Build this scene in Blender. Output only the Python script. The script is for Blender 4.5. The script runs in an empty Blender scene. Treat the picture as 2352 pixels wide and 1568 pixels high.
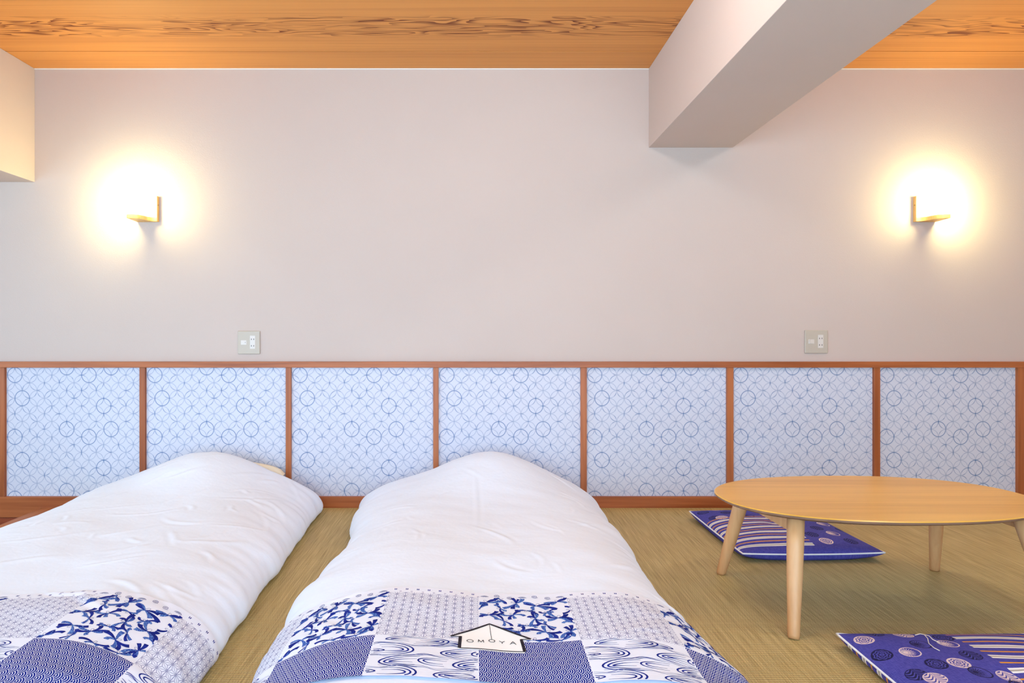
import bpy, bmesh, math, random
import numpy as np
from mathutils import Vector, Matrix, noise as mnoise

C = bpy.context.scene.collection
R = math.radians

# ------------------------------------------------------------------ frame, camera, light, exposure
F, S = 1470.0, 440.0                 # focal length in px, px per metre on the back wall
VX, VY = 1093.0, 764.0               # where the level, square-on camera's axis meets the frame
D = F / S                            # camera to back wall
H = (1163 - VY) / S                  # eye height above the tatami
def wx(px): return (px - VX) / S
def wz(py): return H + (VY - py) / S
def plane(px, py, z):                # photo pixel -> point on the level z
    s = (py - VY) / (H - z)
    return ((px - VX) / s, F / s)

cam_d = bpy.data.cameras.new('camera'); cam = bpy.data.objects.new('camera', cam_d); C.objects.link(cam)
cam.location = (0, 0, H); cam.rotation_euler = (R(90), 0, 0)
cam_d.sensor_width = 36; cam_d.lens = 36 * F / 2352
cam_d.shift_x = (1176 - VX) / 2352; cam_d.shift_y = (VY - 784) / 2352
cam_d.clip_start = 0.05
bpy.context.scene.camera = cam

world = bpy.data.worlds.new('sky'); bpy.context.scene.world = world; world.use_nodes = True
wb = world.node_tree.nodes['Background']
wb.inputs[0].default_value = (0.56, 0.80, 1.0, 1); wb.inputs[1].default_value = 5.0

LAMP_COL, LAMP_STR = (1.0, 0.91, 0.44, 1), 66.0
CEIL_COL, CEIL_STR = (0.90, 0.97, 1.0, 1), 74.0

vs = bpy.context.scene.view_settings
vs.view_transform = 'Standard'; vs.look = 'None'; vs.gamma = 1; vs.use_curve_mapping = False
vs.exposure = 0.27
bpy.context.scene.cycles.max_bounces = 8
bpy.context.scene.cycles.diffuse_bounces = 6
bpy.context.scene.cycles.sample_clamp_indirect = 6

# ------------------------------------------------------------------ node helper
def lin(r, g, b):
    f = lambda c: (c / 255) / 12.92 if c / 255 <= 0.04045 else ((c / 255 + 0.055) / 1.055) ** 2.4
    return (f(r), f(g), f(b), 1)

class V:
    def __init__(s, g, k): s.g, s.k = g, k
    def __add__(s, o): return s.g.m('ADD', s, o)
    def __radd__(s, o): return s.g.m('ADD', o, s)
    def __sub__(s, o): return s.g.m('SUBTRACT', s, o)
    def __rsub__(s, o): return s.g.m('SUBTRACT', o, s)
    def __mul__(s, o): return s.g.m('MULTIPLY', s, o)
    def __rmul__(s, o): return s.g.m('MULTIPLY', o, s)
    def __truediv__(s, o): return s.g.m('DIVIDE', s, o)

class Mat:
    def __init__(s, name, rough=0.6, spec=0.3):
        s.mat = bpy.data.materials.new(name); s.mat.use_nodes = True
        s.nt = s.mat.node_tree; s.bsdf = s.nt.nodes['Principled BSDF']
        s.bsdf.inputs['Roughness'].default_value = rough
        s.bsdf.inputs['Specular IOR Level'].default_value = spec
    def put(s, sock, v):
        if isinstance(v, V): s.nt.links.new(v.k, sock)
        else: sock.default_value = v
    def m(s, op, a, b=0.0, c=0.0):
        n = s.nt.nodes.new('ShaderNodeMath'); n.operation = op
        for i, v in enumerate((a, b, c)): s.put(n.inputs[i], v)
        return V(s, n.outputs[0])
    def sin(s, a): return s.m('SINE', a)
    def abs(s, a): return s.m('ABSOLUTE', a)
    def floor(s, a): return s.m('FLOOR', a)
    def frac(s, a): return s.m('FRACT', a)
    def mn(s, a, b): return s.m('MINIMUM', a, b)
    def mx(s, a, b): return s.m('MAXIMUM', a, b)
    def lt(s, a, b): return s.m('LESS_THAN', a, b)
    def gt(s, a, b): return s.m('GREATER_THAN', a, b)
    def eq(s, a, b): return s.m('COMPARE', a, b, 0.3)
    def hyp(s, a, b): return s.m('SQRT', a * a + b * b)
    def step(s, x, e0, e1, o0=0.0, o1=1.0):          # smoothstep e0..e1 -> o0..o1
        n = s.nt.nodes.new('ShaderNodeMapRange'); n.interpolation_type = 'SMOOTHSTEP'
        for i, v in enumerate((x, e0, e1, o0, o1)): s.put(n.inputs[i], v)
        return V(s, n.outputs[0])
    def lerp(s, f, a, b): return a + (b - a) * f if isinstance(b, V) or isinstance(a, V) else f * (b - a) + a
    def coord(s, kind='Object'):
        n = s.nt.nodes.new('ShaderNodeTexCoord'); x = s.nt.nodes.new('ShaderNodeSeparateXYZ')
        s.nt.links.new(n.outputs[kind], x.inputs[0])
        return [V(s, o) for o in x.outputs]
    def world(s):
        n = s.nt.nodes.new('ShaderNodeNewGeometry'); x = s.nt.nodes.new('ShaderNodeSeparateXYZ')
        s.nt.links.new(n.outputs['Position'], x.inputs[0])
        return [V(s, o) for o in x.outputs]
    def rand(s):
        n = s.nt.nodes.new('ShaderNodeObjectInfo'); return V(s, n.outputs['Random'])
    def vec(s, x, y, z=0.0):
        n = s.nt.nodes.new('ShaderNodeCombineXYZ')
        for i, v in enumerate((x, y, z)): s.put(n.inputs[i], v)
        return V(s, n.outputs[0])
    def noise(s, x, y, z=0.0, scale=1.0, detail=2.0, dist=0.0):
        n = s.nt.nodes.new('ShaderNodeTexNoise')
        s.nt.links.new(s.vec(x, y, z).k, n.inputs['Vector'])
        n.inputs['Scale'].default_value = scale; n.inputs['Detail'].default_value = detail
        n.inputs['Distortion'].default_value = dist
        return V(s, n.outputs['Fac'])
    def mix(s, f, a, b):
        n = s.nt.nodes.new('ShaderNodeMix'); n.data_type = 'RGBA'
        s.put(n.inputs[0], f); s.put(n.inputs[6], a); s.put(n.inputs[7], b)
        return V(s, n.outputs[2])
    def color(s, v): s.put(s.bsdf.inputs['Base Color'], v); return s
    def rough(s, v): s.put(s.bsdf.inputs['Roughness'], v); return s
    def bump(s, h, dist=0.001, strength=1.0):
        n = s.nt.nodes.new('ShaderNodeBump'); n.inputs['Distance'].default_value = dist
        n.inputs['Strength'].default_value = strength
        s.nt.links.new(h.k, n.inputs['Height']); s.nt.links.new(n.outputs[0], s.bsdf.inputs['Normal'])
        return s

def plain(name, col, rough=0.6, spec=0.3, var=0.06, scale=30):
    g = Mat(name, rough, spec); x, y, z = g.world()
    n = g.noise(x, y, z, scale, 3)
    k = 1 - var
    g.color(g.mix(n, (col[0] * k, col[1] * k, col[2] * k, 1), (min(col[0] / k, 1), min(col[1] / k, 1), min(col[2] / k, 1), 1)))
    return g.mat

def wood(name, c0, c1, axis, scale=1.0, rough=0.45, spec=0.35, lines=1.0):
    """straight grained wood, grain running along the axis"""
    g = Mat(name, rough, spec); p = g.world(); r = g.rand()
    q = [p[i] * (2.2 if i == axis else 60.0) for i in range(3)]
    a = g.noise(q[0] * scale, q[1] * scale, q[2] * scale + r * 17.0, 1.0, 4, 0.3)
    q2 = [p[i] * (0.8 if i == axis else 9.0) for i in range(3)]
    b = g.noise(q2[0], q2[1], q2[2] + r * 9.0, scale, 2, 0.6)
    f = g.step(a * 0.55 * lines + b * 0.6, 0.35, 0.75)
    g.color(g.mix(f, c0, c1)); g.bump(a, 0.0004, 0.4)
    return g.mat

# ------------------------------------------------------------------ materials
def m_wall():
    g = Mat('wall_paper', 0.85, 0.15); x, y, z = g.world()
    n = g.noise(x, y, z, 260, 2); n2 = g.noise(x, y, z, 2.5, 2)
    g.color(g.mix(n2, lin(195, 178, 170), lin(200, 183, 175))); g.bump(n, 0.0008, 0.5)
    return g.mat
M_WALL = m_wall()

def m_ceiling():
    g = Mat('cedar_ceiling_print', 0.55, 0.25); x, y, z = g.coord(); X, Y, Z = g.world(); r = g.rand()
    fine = g.noise(x * 1.1, y * 170.0, r * 31.0, 1.0, 4, 0.1)
    wide = g.noise(x * 0.35, y * 14.0, r * 11.0, 1.0, 2)
    warp = g.noise(x * 2.0, y * 9.0, r * 5.0, 1.0, 2)
    cont = g.noise(x * 2.3 + warp * 0.8, y * 24.0 + warp * 1.2, r * 7.0, 1.0, 1.2, 0.25)
    ring = g.frac(cont * 8.0)
    ringl = g.step(ring, 0.30, 0.97) * g.step(ring, 1.0, 0.985)
    amp = g.step(g.noise(x * 3.0, y * 16.0, 3.0 + r * 4.0, 1.0, 2), 0.35, 0.60, 0.35, 1.0)
    # fibonacci free: the flame figure runs down the middle of the board
    band = g.step(g.abs(y - 0.025), 0.060, 0.120, 1.0, 0.0)
    dark = g.step(fine, 0.45, 0.8) * 0.38 + g.step(wide, 0.4, 0.8) * 0.25
    base = g.mix(dark, lin(216, 146, 78), lin(162, 92, 46))
    g.color(g.mix(ringl * amp * band * 0.95, base, lin(112, 50, 24)))
    return g.mat
M_CEIL = m_ceiling()

M_TRIM_X = wood('reddish_cedar_along', lin(142, 72, 34), lin(178, 102, 56), 0, 1.0, 0.4, 0.4)
M_TRIM_Z = wood('reddish_cedar_upright', lin(142, 72, 34), lin(178, 102, 56), 2, 1.0, 0.4, 0.4)
M_TRIM_Y = wood('brown_edge_board', lin(148, 80, 42), lin(186, 114, 64), 1, 1.0, 0.4, 0.4)
M_DARK_X = wood('dark_cedar', lin(112, 48, 28), lin(150, 72, 42), 0, 1.0, 0.45, 0.35)
M_LOWFLOOR = wood('dark_floorboards', lin(110, 58, 36), lin(150, 88, 56), 1, 0.6, 0.35, 0.4)

def m_panel():
    g = Mat('linked_circle_paper', 0.8, 0.15); x, y, z = g.coord()
    dx, dz = 0.0772, 0.0805
    u = (x - 0.0428) / dx; v = (z * -1.0 - 0.0396) / dz
    X, Y, Z = g.world()
    def lattice(u, v, darks):
        iu, iv = g.floor(u + 0.5), g.floor(v + 0.5)
        lu, lv = u - iu, v - iv
        d = g.abs(g.hyp(lu, lv) - 0.487) * 0.079
        im = iv - 4.0 * g.floor((iv + 0.01) / 4.0)
        dk = None
        for a, b in darks:
            t = g.eq(iu, float(a)) * g.eq(im, float(b))
            dk = t if dk is None else g.mx(dk, t)
        return d, dk
    dA, kA = lattice(u, v, [(0, 0), (5, 0), (6, 2)])
    dB, kB = lattice(u - 0.5, v - 0.5, [(0, 1), (3, 3), (6, 3)])
    nz = g.noise(x, z, 0.0, 24, 1); nz2 = g.noise(x, z, 5.0, 31, 1)
    ia = g.mx(g.step(nz, 0.50, 0.68, 0.30, 0.62), kA * 0.75); ib = g.mx(g.step(nz2, 0.50, 0.68, 0.30, 0.62), kB * 0.75)
    la = g.step(dA, 0.0010, 0.0030, 1.0, 0.0) * ia; lb = g.step(dB, 0.0010, 0.0030, 1.0, 0.0) * ib
    ink = g.mx(la, lb) + g.mn(la, lb) * 0.5
    pap = g.noise(X, Y, Z, 400, 2)
    g.color(g.mix(ink, lin(206, 206, 218), lin(72, 108, 160))); g.bump(pap, 0.0004, 0.3)
    return g.mat
M_PANEL = m_panel()

def m_tatami():
    g = Mat('woven_rush', 0.55, 0.35); x, y, z = g.world()
    rib = g.sin(y * (2 * math.pi / 0.0105))
    str1 = g.noise(x * 420.0, y * 7.0, 0.0, 1.0, 3); str2 = g.noise(x * 150.0, y * 3.0, 4.0, 1.0, 2)
    big = g.noise(x * 2.0, y * 2.0, 1.0, 1.0, 3)
    # every rush dips under the warp: the rows are staggered
    k = g.sin(x * (2 * math.pi / 0.0075) + g.floor(y / 0.0105) * math.pi)
    f = g.step(str1, 0.3, 0.72) * 0.5 + g.step(str2, 0.3, 0.7) * 0.3 + rib * 0.10 + k * 0.05 + big * 0.25 - 0.05
    c = g.mix(f, lin(150, 128, 72), lin(220, 198, 138))
    g.color(g.mix(g.step(rib, 0.75, 1.0) * 0.35, c, lin(120, 100, 62)))
    g.bump(rib * 0.6 + str1 * 0.5 + k * 0.3, 0.0011, 0.7)
    return g.mat
M_TATAMI = m_tatami()

def m_cotton(name, col, fine=0.35):
    g = Mat(name, 0.85, 0.1); x, y, z = g.world()
    w = g.noise(x, y, z, 900, 2); c = g.noise(x * 1.0, y * 1.4, z, 38, 4, 0.4); b = g.noise(x, y, z, 9, 3, 0.8)
    g.color(col); g.bump(w * 0.12 + c * 0.7 + b * 1.0, 0.0035, fine)
    g.bsdf.inputs['Sheen Weight'].default_value = 0.1
    return g.mat
M_COTTON = m_cotton('white_cotton', lin(228, 236, 251))
M_CREAM = m_cotton('cream_pillow_cotton', lin(240, 228, 204))
CLOTH, NAVY = lin(226, 229, 243), lin(18, 36, 132)
M_CLOTH = m_cotton('printed_cloth_ground', CLOTH, 0.12)
def m_ink(name, c0, c1, scale, lo=0.45, hi=0.55):
    g = Mat(name, 0.8, 0.1); x, y, z = g.world()
    g.color(g.mix(g.step(g.noise(x, y, z, scale, 1), lo, hi), c0, c1)); return g.mat
M_NAVY = m_ink('navy_ink', lin(16, 32, 122), lin(26, 44, 142), 60)
M_SPECK = m_ink('speckled_blue_ink', lin(30, 52, 150), lin(120, 168, 226), 620, 0.5, 0.6)
M_BLACK = m_ink('black_ink', lin(38, 34, 44), lin(50, 46, 56), 60)
M_LOGO = m_cotton('white_patch_cotton', lin(240, 240, 240), 0.12)

def m_asanoha():
    g = Mat('hemp_leaf_print', 0.8, 0.1); u, v, w = g.coord('UV')
    L = 0.0252
    a = u / (L * 0.8660); b = v / L - a * 0.5
    fa, fb = g.frac(a + 200.0), g.frac(b + 200.0)
    flip = g.gt(fa + fb, 1.0)
    A = fa + (1.0 - fa * 2.0) * flip; B = fb + (1.0 - fb * 2.0) * flip; Cc = 1.0 - A - B
    mnv = g.mn(g.mn(A, B), Cc); mxv = g.mx(g.mx(A, B), Cc); mid = 1.0 - mnv - mxv
    main = g.step(A, 0.020, 0.042, 1.0, 0.0)             # lines along the bed, a touch heavier
    main = g.mx(main, g.step(1.0 - A, 0.02, 0.04, 1.0, 0.0) * 0.0)
    edge = g.step(mnv, 0.014, 0.040, 0.75, 0.0)
    spoke = g.step(mid - mnv, 0.030, 0.070, 0.88, 0.0)
    dot = g.step(mxv, 0.94, 0.955)
    ink = g.mn(g.mx(g.mx(main, edge), spoke), 1.0)
    ink = g.mx(ink * (1.0 - dot), g.step(mxv, 0.965, 0.975))
    g.color(g.mix(ink * 0.85, CLOTH, NAVY)); return g.mat
M_ASANOHA = m_asanoha()

def m_seigaiha():
    g = Mat('overlapping_wave_print', 0.8, 0.1); u, v, w = g.coord('UV')
    Rr = 0.0185
    px, py = v / Rr + 100.0, u / Rr + 100.0              # fans open along u
    hh = 0.5
    j0 = g.m('CEIL', (py - 1.0) / hh)
    cand = []
    for k in range(3):
        j = j0 + float(k)
        off = g.frac(j * 0.5)                             # 0 or .5
        t = g.frac(px * 0.5 + off) - 0.5
        cand.append(g.hyp(t * 2.0, py - j * hh))
    i0, i1 = g.lt(cand[0], 1.0), g.lt(cand[1], 1.0)
    d = cand[0] * i0 + (1.0 - i0) * (cand[1] * i1 + (1.0 - i1) * cand[2])
    s = g.sin(d * (2 * math.pi * 4.0) - 1.5)
    ink = g.step(s, -0.74, -0.48)
    rim = g.step(d, 0.95, 0.985, 1.0, 0.0)
    g.color(g.mix(ink * rim, CLOTH, NAVY)); return g.mat
M_SEIGAIHA = m_seigaiha()

M_TABLE = wood('honey_table_top', lin(206, 154, 62), lin(226, 176, 80), 0, 0.8, 0.32, 0.45)
M_BEECH = wood('pale_beech', lin(196, 142, 94), lin(212, 162, 114), 2, 1.0, 0.38, 0.4)
M_EDGE = wood('brown_table_edge', lin(116, 84, 66), lin(140, 104, 82), 0, 1.0, 0.5, 0.3)
M_HINGE = plain('black_hinge_metal', (0.02, 0.022, 0.022), 0.4, 0.4)
M_OAK = wood('lamp_oak', lin(216, 168, 96), lin(232, 190, 120), 2, 1.2, 0.45, 0.3)
M_SCREW = plain('screw_hole', lin(150, 104, 50), 0.5)
M_PLATE = plain('grey_outlet_plastic', lin(186, 174, 160), 0.4, 0.4, 0.02)
M_INSERT = plain('white_outlet_plastic', lin(212, 204, 198), 0.4, 0.4, 0.02)
M_SLOT = plain('outlet_slot', lin(50, 46, 46), 0.6)
M_PIPING = m_cotton('white_piping', lin(238, 238, 244), 0.1)
M_THREAD = plain('cream_thread', lin(226, 210, 196), 0.8)
M_FRAME = plain('window_frame_white', lin(228, 226, 222), 0.5)

def m_globe(name, col, strength):
    g = Mat(name, 0.3, 0.3)
    g.bsdf.inputs['Base Color'].default_value = (0.9, 0.88, 0.85, 1)
    g.bsdf.inputs['Emission Color'].default_value = col
    g.bsdf.inputs['Emission Strength'].default_value = strength
    return g.mat
M_GLOBE = m_globe('lit_opal_glass', LAMP_COL, LAMP_STR)
M_BULB = m_globe('lit_ceiling_glass', CEIL_COL, CEIL_STR)

def m_cushion(name, dots, stripe):
    """dots: (u, v, r, kind, dark); stripe: (u0, u1, v0, v1) in metres from the cushion centre"""
    g = Mat(name, 0.8, 0.12); u, v, w = g.coord('UV')
    lx, ly, kd, dk = 9.0, 9.0, 0.0, 0.0
    for (a, b, r, kind, dark) in dots:
        x = (u - a) / r; y = (v - b) / r
        ins = g.lt(g.hyp(x, y), 1.0)
        lx = lx + (x - lx) * ins; ly = ly + (y - ly) * ins
        kd = kd + (float(kind) - kd) * ins; dk = dk + (float(dark) - dk) * ins
    rad = g.hyp(lx, ly); ang = g.m('ARCTAN2', ly, lx)
    inside = g.lt(rad, 1.0)
    # kind 0 star wheel, 1 rays from one side, 2 woven bands
    zig = rad + g.abs(g.frac(ang * (9 / (2 * math.pi)) + 5.0) - 0.5) * 0.28
    star = g.mx(g.gt(zig, 0.86), g.gt(g.sin(zig * 21.0), 0.15))
    rad2 = g.hyp(lx + 0.45, ly); ang2 = g.m('ARCTAN2', ly, lx + 0.45)
    rays = g.mx(g.gt(g.sin(ang2 * 22.0) + (0.55 - rad2) * 3.0, -0.1), g.gt(rad, 0.88))
    rays = rays * (1.0 - g.lt(g.abs(g.sin(rad2 * 12.0)), 0.16) * g.lt(rad, 0.88))
    band = g.sin((lx * 0.6 + ly + g.abs(g.sin(lx * 2.6)) * 0.8) * 15.0)
    weave = g.mx(g.gt(band, -0.25), g.gt(rad, 0.92))
    is1, is2 = g.eq(kd, 1.0), g.eq(kd, 2.0)
    pat = star * (1.0 - is1) * (1.0 - is2) + rays * is1 + weave * is2
    nz = g.noise(u * 60.0, v * 420.0, 1.0, 1.0, 3); nz2 = g.noise(u * 420.0, v * 60.0, 4.0, 1.0, 3)
    base = g.mix(g.step(nz * 0.5 + nz2 * 0.5, 0.35, 0.65), lin(66, 64, 146), lin(86, 84, 170))
    dotc = g.mix(dk, lin(226, 204, 202), lin(34, 32, 66))
    col = g.mix(inside * pat * 0.95, base, dotc)
    u0, u1, v0, v1 = stripe
    ins = g.gt(u, u0) * g.lt(u, u1) * g.gt(v, v0) * g.lt(v, v1)
    ph = g.frac((v - v0) / 0.062 + g.sin(u * 23.0) * 0.012)
    white = g.lt(g.abs(ph - 0.22), 0.15); grey = g.lt(g.abs(ph - 0.22), 0.05); ora = g.lt(g.abs(ph - 0.72), 0.05)
    col = g.mix(ins * white, col, lin(238, 234, 232)); col = g.mix(ins * grey, col, lin(176, 168, 160))
    col = g.mix(ins * ora, col, lin(220, 150, 60))
    g.color(col); g.bump(nz + nz2, 0.0008, 0.4)
    return g.mat

# ------------------------------------------------------------------ mesh helpers
def link(name, me, mat=None, parent=None, loc=None, world=True):
    o = bpy.data.objects.new(name, me); C.objects.link(o)
    if mat is not None and me is not None and not len(me.materials): me.materials.append(mat)
    if loc is not None: o.location = loc
    if parent is not None:
        o.parent = parent
        if world: o.matrix_parent_inverse = Matrix.Translation(-origin(parent))
    return o
def origin(o):
    v = Vector(o.location)
    p = o.parent
    while p is not None: v = v + p.location + o.matrix_parent_inverse.translation if False else v; p = p.parent
    return v
def tag(o, label=None, cat=None, group=None, kind=None):
    if label: o['label'] = label
    if cat: o['category'] = cat
    if group: o['group'] = group
    if kind: o['kind'] = kind
    return o
def empty(name, loc):
    o = bpy.data.objects.new(name, None); C.objects.link(o); o.location = loc; o.empty_display_size = 0.1; return o
def mesh(name, verts, faces, smooth=False, uvs=None):
    me = bpy.data.meshes.new(name); me.from_pydata([tuple(map(float, v)) for v in verts], [], faces)
    if uvs is not None:
        lay = me.uv_layers.new(name='UVMap')
        idx = np.empty(len(me.loops), dtype=np.int32); me.loops.foreach_get('vertex_index', idx)
        lay.data.foreach_set('uv', np.asarray(uvs, dtype=np.float32)[idx].ravel())
    if smooth: me.polygons.foreach_set('use_smooth', [True] * len(me.polygons))
    me.update(); return me
def bm_box(bm, x0, x1, y0, y1, z0, z1, bevel=0.0):
    r = bmesh.ops.create_cube(bm, size=1.0)
    vsx = r['verts']
    for v in vsx:
        v.co = Vector(((x0 + x1) / 2 + v.co.x * (x1 - x0), (y0 + y1) / 2 + v.co.y * (y1 - y0), (z0 + z1) / 2 + v.co.z * (z1 - z0)))
    if bevel > 0:
        es = list({e for v in vsx for e in v.link_edges})
        bmesh.ops.bevel(bm, geom=es, offset=bevel, segments=2, affect='EDGES', profile=0.5)
def bm_mesh(name, bm, smooth=False):
    me = bpy.data.meshes.new(name); bmesh.ops.recalc_face_normals(bm, faces=bm.faces); bm.to_mesh(me); bm.free()
    if smooth: me.polygons.foreach_set('use_smooth', [True] * len(me.polygons))
    return me
def box(name, x0, x1, y0, y1, z0, z1, mat, parent=None, bevel=0.0, world=True):
    bm = bmesh.new(); bm_box(bm, x0, x1, y0, y1, z0, z1, bevel)
    return link(name, bm_mesh(name, bm), mat, parent, world=world)
def grid_faces(n, m, flip=False):
    fs = []
    for j in range(m - 1):
        for i in range(n - 1):
            a = j * n + i; q = (a, a + 1, a + n + 1, a + n)
            fs.append(q[::-1] if flip else q)
    return fs
def tube(pts, rad, n=8, closed=False):
    """pts list of Vector, rad scalar or list -> verts, faces"""
    vsx, fs = [], []; N = len(pts)
    prev = None
    for i, p in enumerate(pts):
        t = (pts[(i + 1) % N] - pts[i - 1]) if closed or 0 < i < N - 1 else (pts[1] - pts[0] if i == 0 else pts[-1] - pts[-2])
        t = t.normalized(); up = Vector((0, 0, 1)) if abs(t.z) < 0.95 else Vector((1, 0, 0))
        if prev is not None and abs(prev.dot(t)) < 0.95: up = prev
        a = t.cross(up).normalized(); b = a.cross(t).normalized(); prev = b
        r = rad[i] if isinstance(rad, (list, tuple)) else rad
        for k in range(n):
            th = 2 * math.pi * k / n; vsx.append(p + (a * math.cos(th) + b * math.sin(th)) * r)
    for i in range(N if closed else N - 1):
        for k in range(n):
            j = (i + 1) % N
            fs.append((i * n + k, i * n + (k + 1) % n, j * n + (k + 1) % n, j * n + k))
    if not closed:
        fs.append(tuple(range(n))[::-1]); fs.append(tuple((N - 1) * n + k for k in range(n)))
    return vsx, fs

# ------------------------------------------------------------------ the room
XL, XR, YB = -3.35, 3.30, -0.6
ZC = wz(157.5)
XE0, XE1 = -2.248, -2.172                 # wooden edge of the raised tatami
floor = tag(box('floor', XE1, XR, YB, D, -0.06, 0.0, M_TATAMI), 'woven rush tatami floor in greenish straw colour', kind='structure')
e = box('edge_board', XE0, XE1, YB, D - 0.012, -0.26, 0.001, M_TRIM_Y, floor, 0.003)
tag(e, 'reddish brown wooden board edging the tatami')
low = tag(box('floor_lower', XL, XE0, YB, D, -0.32, -0.26, M_LOWFLOOR), 'lower dark wooden floor beside the raised tatami', kind='structure')

wall = box('wall_back', XL, XR, D, D + 0.12, -0.32, ZC + 0.1, M_WALL)
tag(wall, 'pale papered back wall above a wainscot of framed panels', kind='structure')
ceil = box('ceiling', XL, XR, YB, D, ZC + 0.008, ZC + 0.1, M_DARK_X)
tag(ceil, 'ceiling of wide orange cedar boards', kind='structure')
PW = 0.55
YJ = F / ((VY - 118) / (ZC - H))          # first joint from the wall
bm = bmesh.new(); bm_box(bm, XL, XR, -PW / 2 + 0.0028, PW / 2 - 0.0028, 0, 0.012, 0.0015)
plank_me = bm_mesh('plank', bm)
bm = bmesh.new(); bm_box(bm, XL, XR, -PW / 2 + 0.0028, D - YJ - PW / 2 - 0.0005, 0, 0.012, 0.0015)
plank_cut = bm_mesh('plank_cut', bm)
o = link('plank', plank_cut, M_CEIL, ceil, (0, YJ + PW / 2, ZC))
for k in range(9):
    y = YJ - PW / 2 - k * PW
    if y - PW / 2 < YB - 0.1: break
    link('plank', plank_me, M_CEIL, ceil, (0, y, ZC))

# thin white bead where wall meets ceiling
XB0, XB1, ZBM = wx(1490), wx(1683), wz(339)
XLB, ZLB = wx(80), wz(418)
for x0, x1 in ((XLB, XB0), (XB1, XR)):
    tag(box('trim_1', x0, x1, D - 0.004, D, ZC - 0.0045, ZC, M_FRAME), 'thin white bead between wall and ceiling', kind='structure')
beam = box('ceiling_beam', XB0, XB1, YB, D, ZBM, ZC, M_WALL, None, 0.002)
tag(beam, 'wide white papered ceiling beam running out from the back wall', kind='structure')
lint = box('ceiling_beam', XL, XLB, YB, D, ZLB, ZC, M_WALL, None, 0.002)
tag(lint, 'white papered dropped beam over the lower floor', kind='structure')
tag(box('wall_right', XR, XR + 0.12, YB, D + 0.12, -0.3, ZC + 0.1, M_WALL), 'plain white side wall', kind='structure')

wfb = bmesh.new()
bm_box(wfb, 2.0, XR + 0.12, YB - 0.12, YB, -0.3, 1.85); bm_box(wfb, XL, XR + 0.12, YB - 0.12, YB, 1.85, ZC + 0.1)
tag(link('wall_front', bm_mesh('wall_front', wfb), M_WALL), 'white wall with a wide opening facing the panels', kind='structure')
# wall with the window on the lower floor's side
wl = bmesh.new()
WY0, WY1, WZ0, WZ1 = 0.6, 2.3, 0.35, 1.60
bm_box(wl, XL - 0.12, XL, YB, WY0, -0.32, ZC + 0.1); bm_box(wl, XL - 0.12, XL, WY1, D + 0.12, -0.32, ZC + 0.1)
bm_box(wl, XL - 0.12, XL, WY0, WY1, -0.32, WZ0); bm_box(wl, XL - 0.12, XL, WY0, WY1, WZ1, ZC + 0.1)
tag(link('wall_left', bm_mesh('wall_left', wl), M_WALL), 'white side wall with a wide window', kind='structure')
wf = bmesh.new()
for y in (WY0 + 0.02, (WY0 + WY1) / 2, WY1 - 0.02): bm_box(wf, XL - 0.08, XL - 0.03, y - 0.02, y + 0.02, WZ0, WZ1)
for z in (WZ0 + 0.02, WZ1 - 0.02): bm_box(wf, XL - 0.08, XL - 0.03, WY0, WY1, z - 0.02, z + 0.02)
tag(link('window_1', bm_mesh('window_frame', wf), M_FRAME), 'white framed sliding window', kind='structure')

# wainscot
TF = D - 0.022                            # front face of the timber
sF = F / TF
def fx(px): return (px - VX) / sF
def fz(py): return H + (VY - py) / sF
rail = box('chair_rail', XL, XR, TF - 0.004, D, fz(844), fz(830.5), M_TRIM_X, wall, 0.0015)
base = box('baseboard_back', XL, XR, TF - 0.003, D, -0.05, fz(1140.5), M_TRIM_X, None, 0.0015)
tag(base, 'reddish wooden baseboard under the patterned panels', kind='structure')
tag(box('lower_board', XL, XE0 + 0.01, TF - 0.001, D, -0.26, -0.052, M_DARK_X, base, 0.001), 'dark board below the baseboard')
bat = [(-12, 10), (320, 333), (656, 668), (995, 1007), (1334, 1348), (1670, 1685), (2008, 2022), (2338, 2353)]
zt, zb = fz(844), fz(1140.5)
for a, b in bat:
    box('batten', fx(a), fx(b), TF, D, zb, zt, M_TRIM_Z, wall, 0.0012)
# one more stile either side of the picture keeps the rhythm of the wall
box('batten', fx(-352), fx(-337), TF, D, zb, zt, M_TRIM_Z, wall, 0.0012)
for (a, b), (c, d) in zip(bat[:-1], bat[1:]):
    x0, x1 = fx(b), fx(c)
    me = mesh('wainscot_panel', *(lambda w, h: (
        [(0, 0, 0), (w, 0, 0), (w, 0, -h), (0, 0, -h), (0, .005, 0), (w, .005, 0), (w, .005, -h), (0, .005, -h)],
        [(0, 3, 2, 1), (4, 5, 6, 7), (0, 1, 5, 4), (1, 2, 6, 5), (2, 3, 7, 6), (3, 0, 4, 7)]))(x1 - x0, zt - zb))
    tag(link('wainscot_panel', me, M_PANEL, wall, (x0, D - 0.006, zt)), 'white paper panel printed with linked blue circles')
me = mesh('wainscot_panel', [(0, 0, 0), (0.4, 0, 0), (0.4, 0, -(zt - zb)), (0, 0, -(zt - zb))], [(0, 3, 2, 1)])
link('wainscot_panel', me, M_PANEL, wall, (fx(2353), D - 0.004, zt))
me = mesh('wainscot_panel', [(0, 0, 0), (fx(-12) - fx(-337), 0, 0), (fx(-12) - fx(-337), 0, -(zt - zb)), (0, 0, -(zt - zb))], [(0, 3, 2, 1)])
link('wainscot_panel', me, M_PANEL, wall, (fx(-337), D - 0.004, zt))

# ------------------------------------------------------------------ beds
def fbm(x, y, seed, sc):
    return mnoise.noise(Vector((x * sc, y * sc, seed)))

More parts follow.
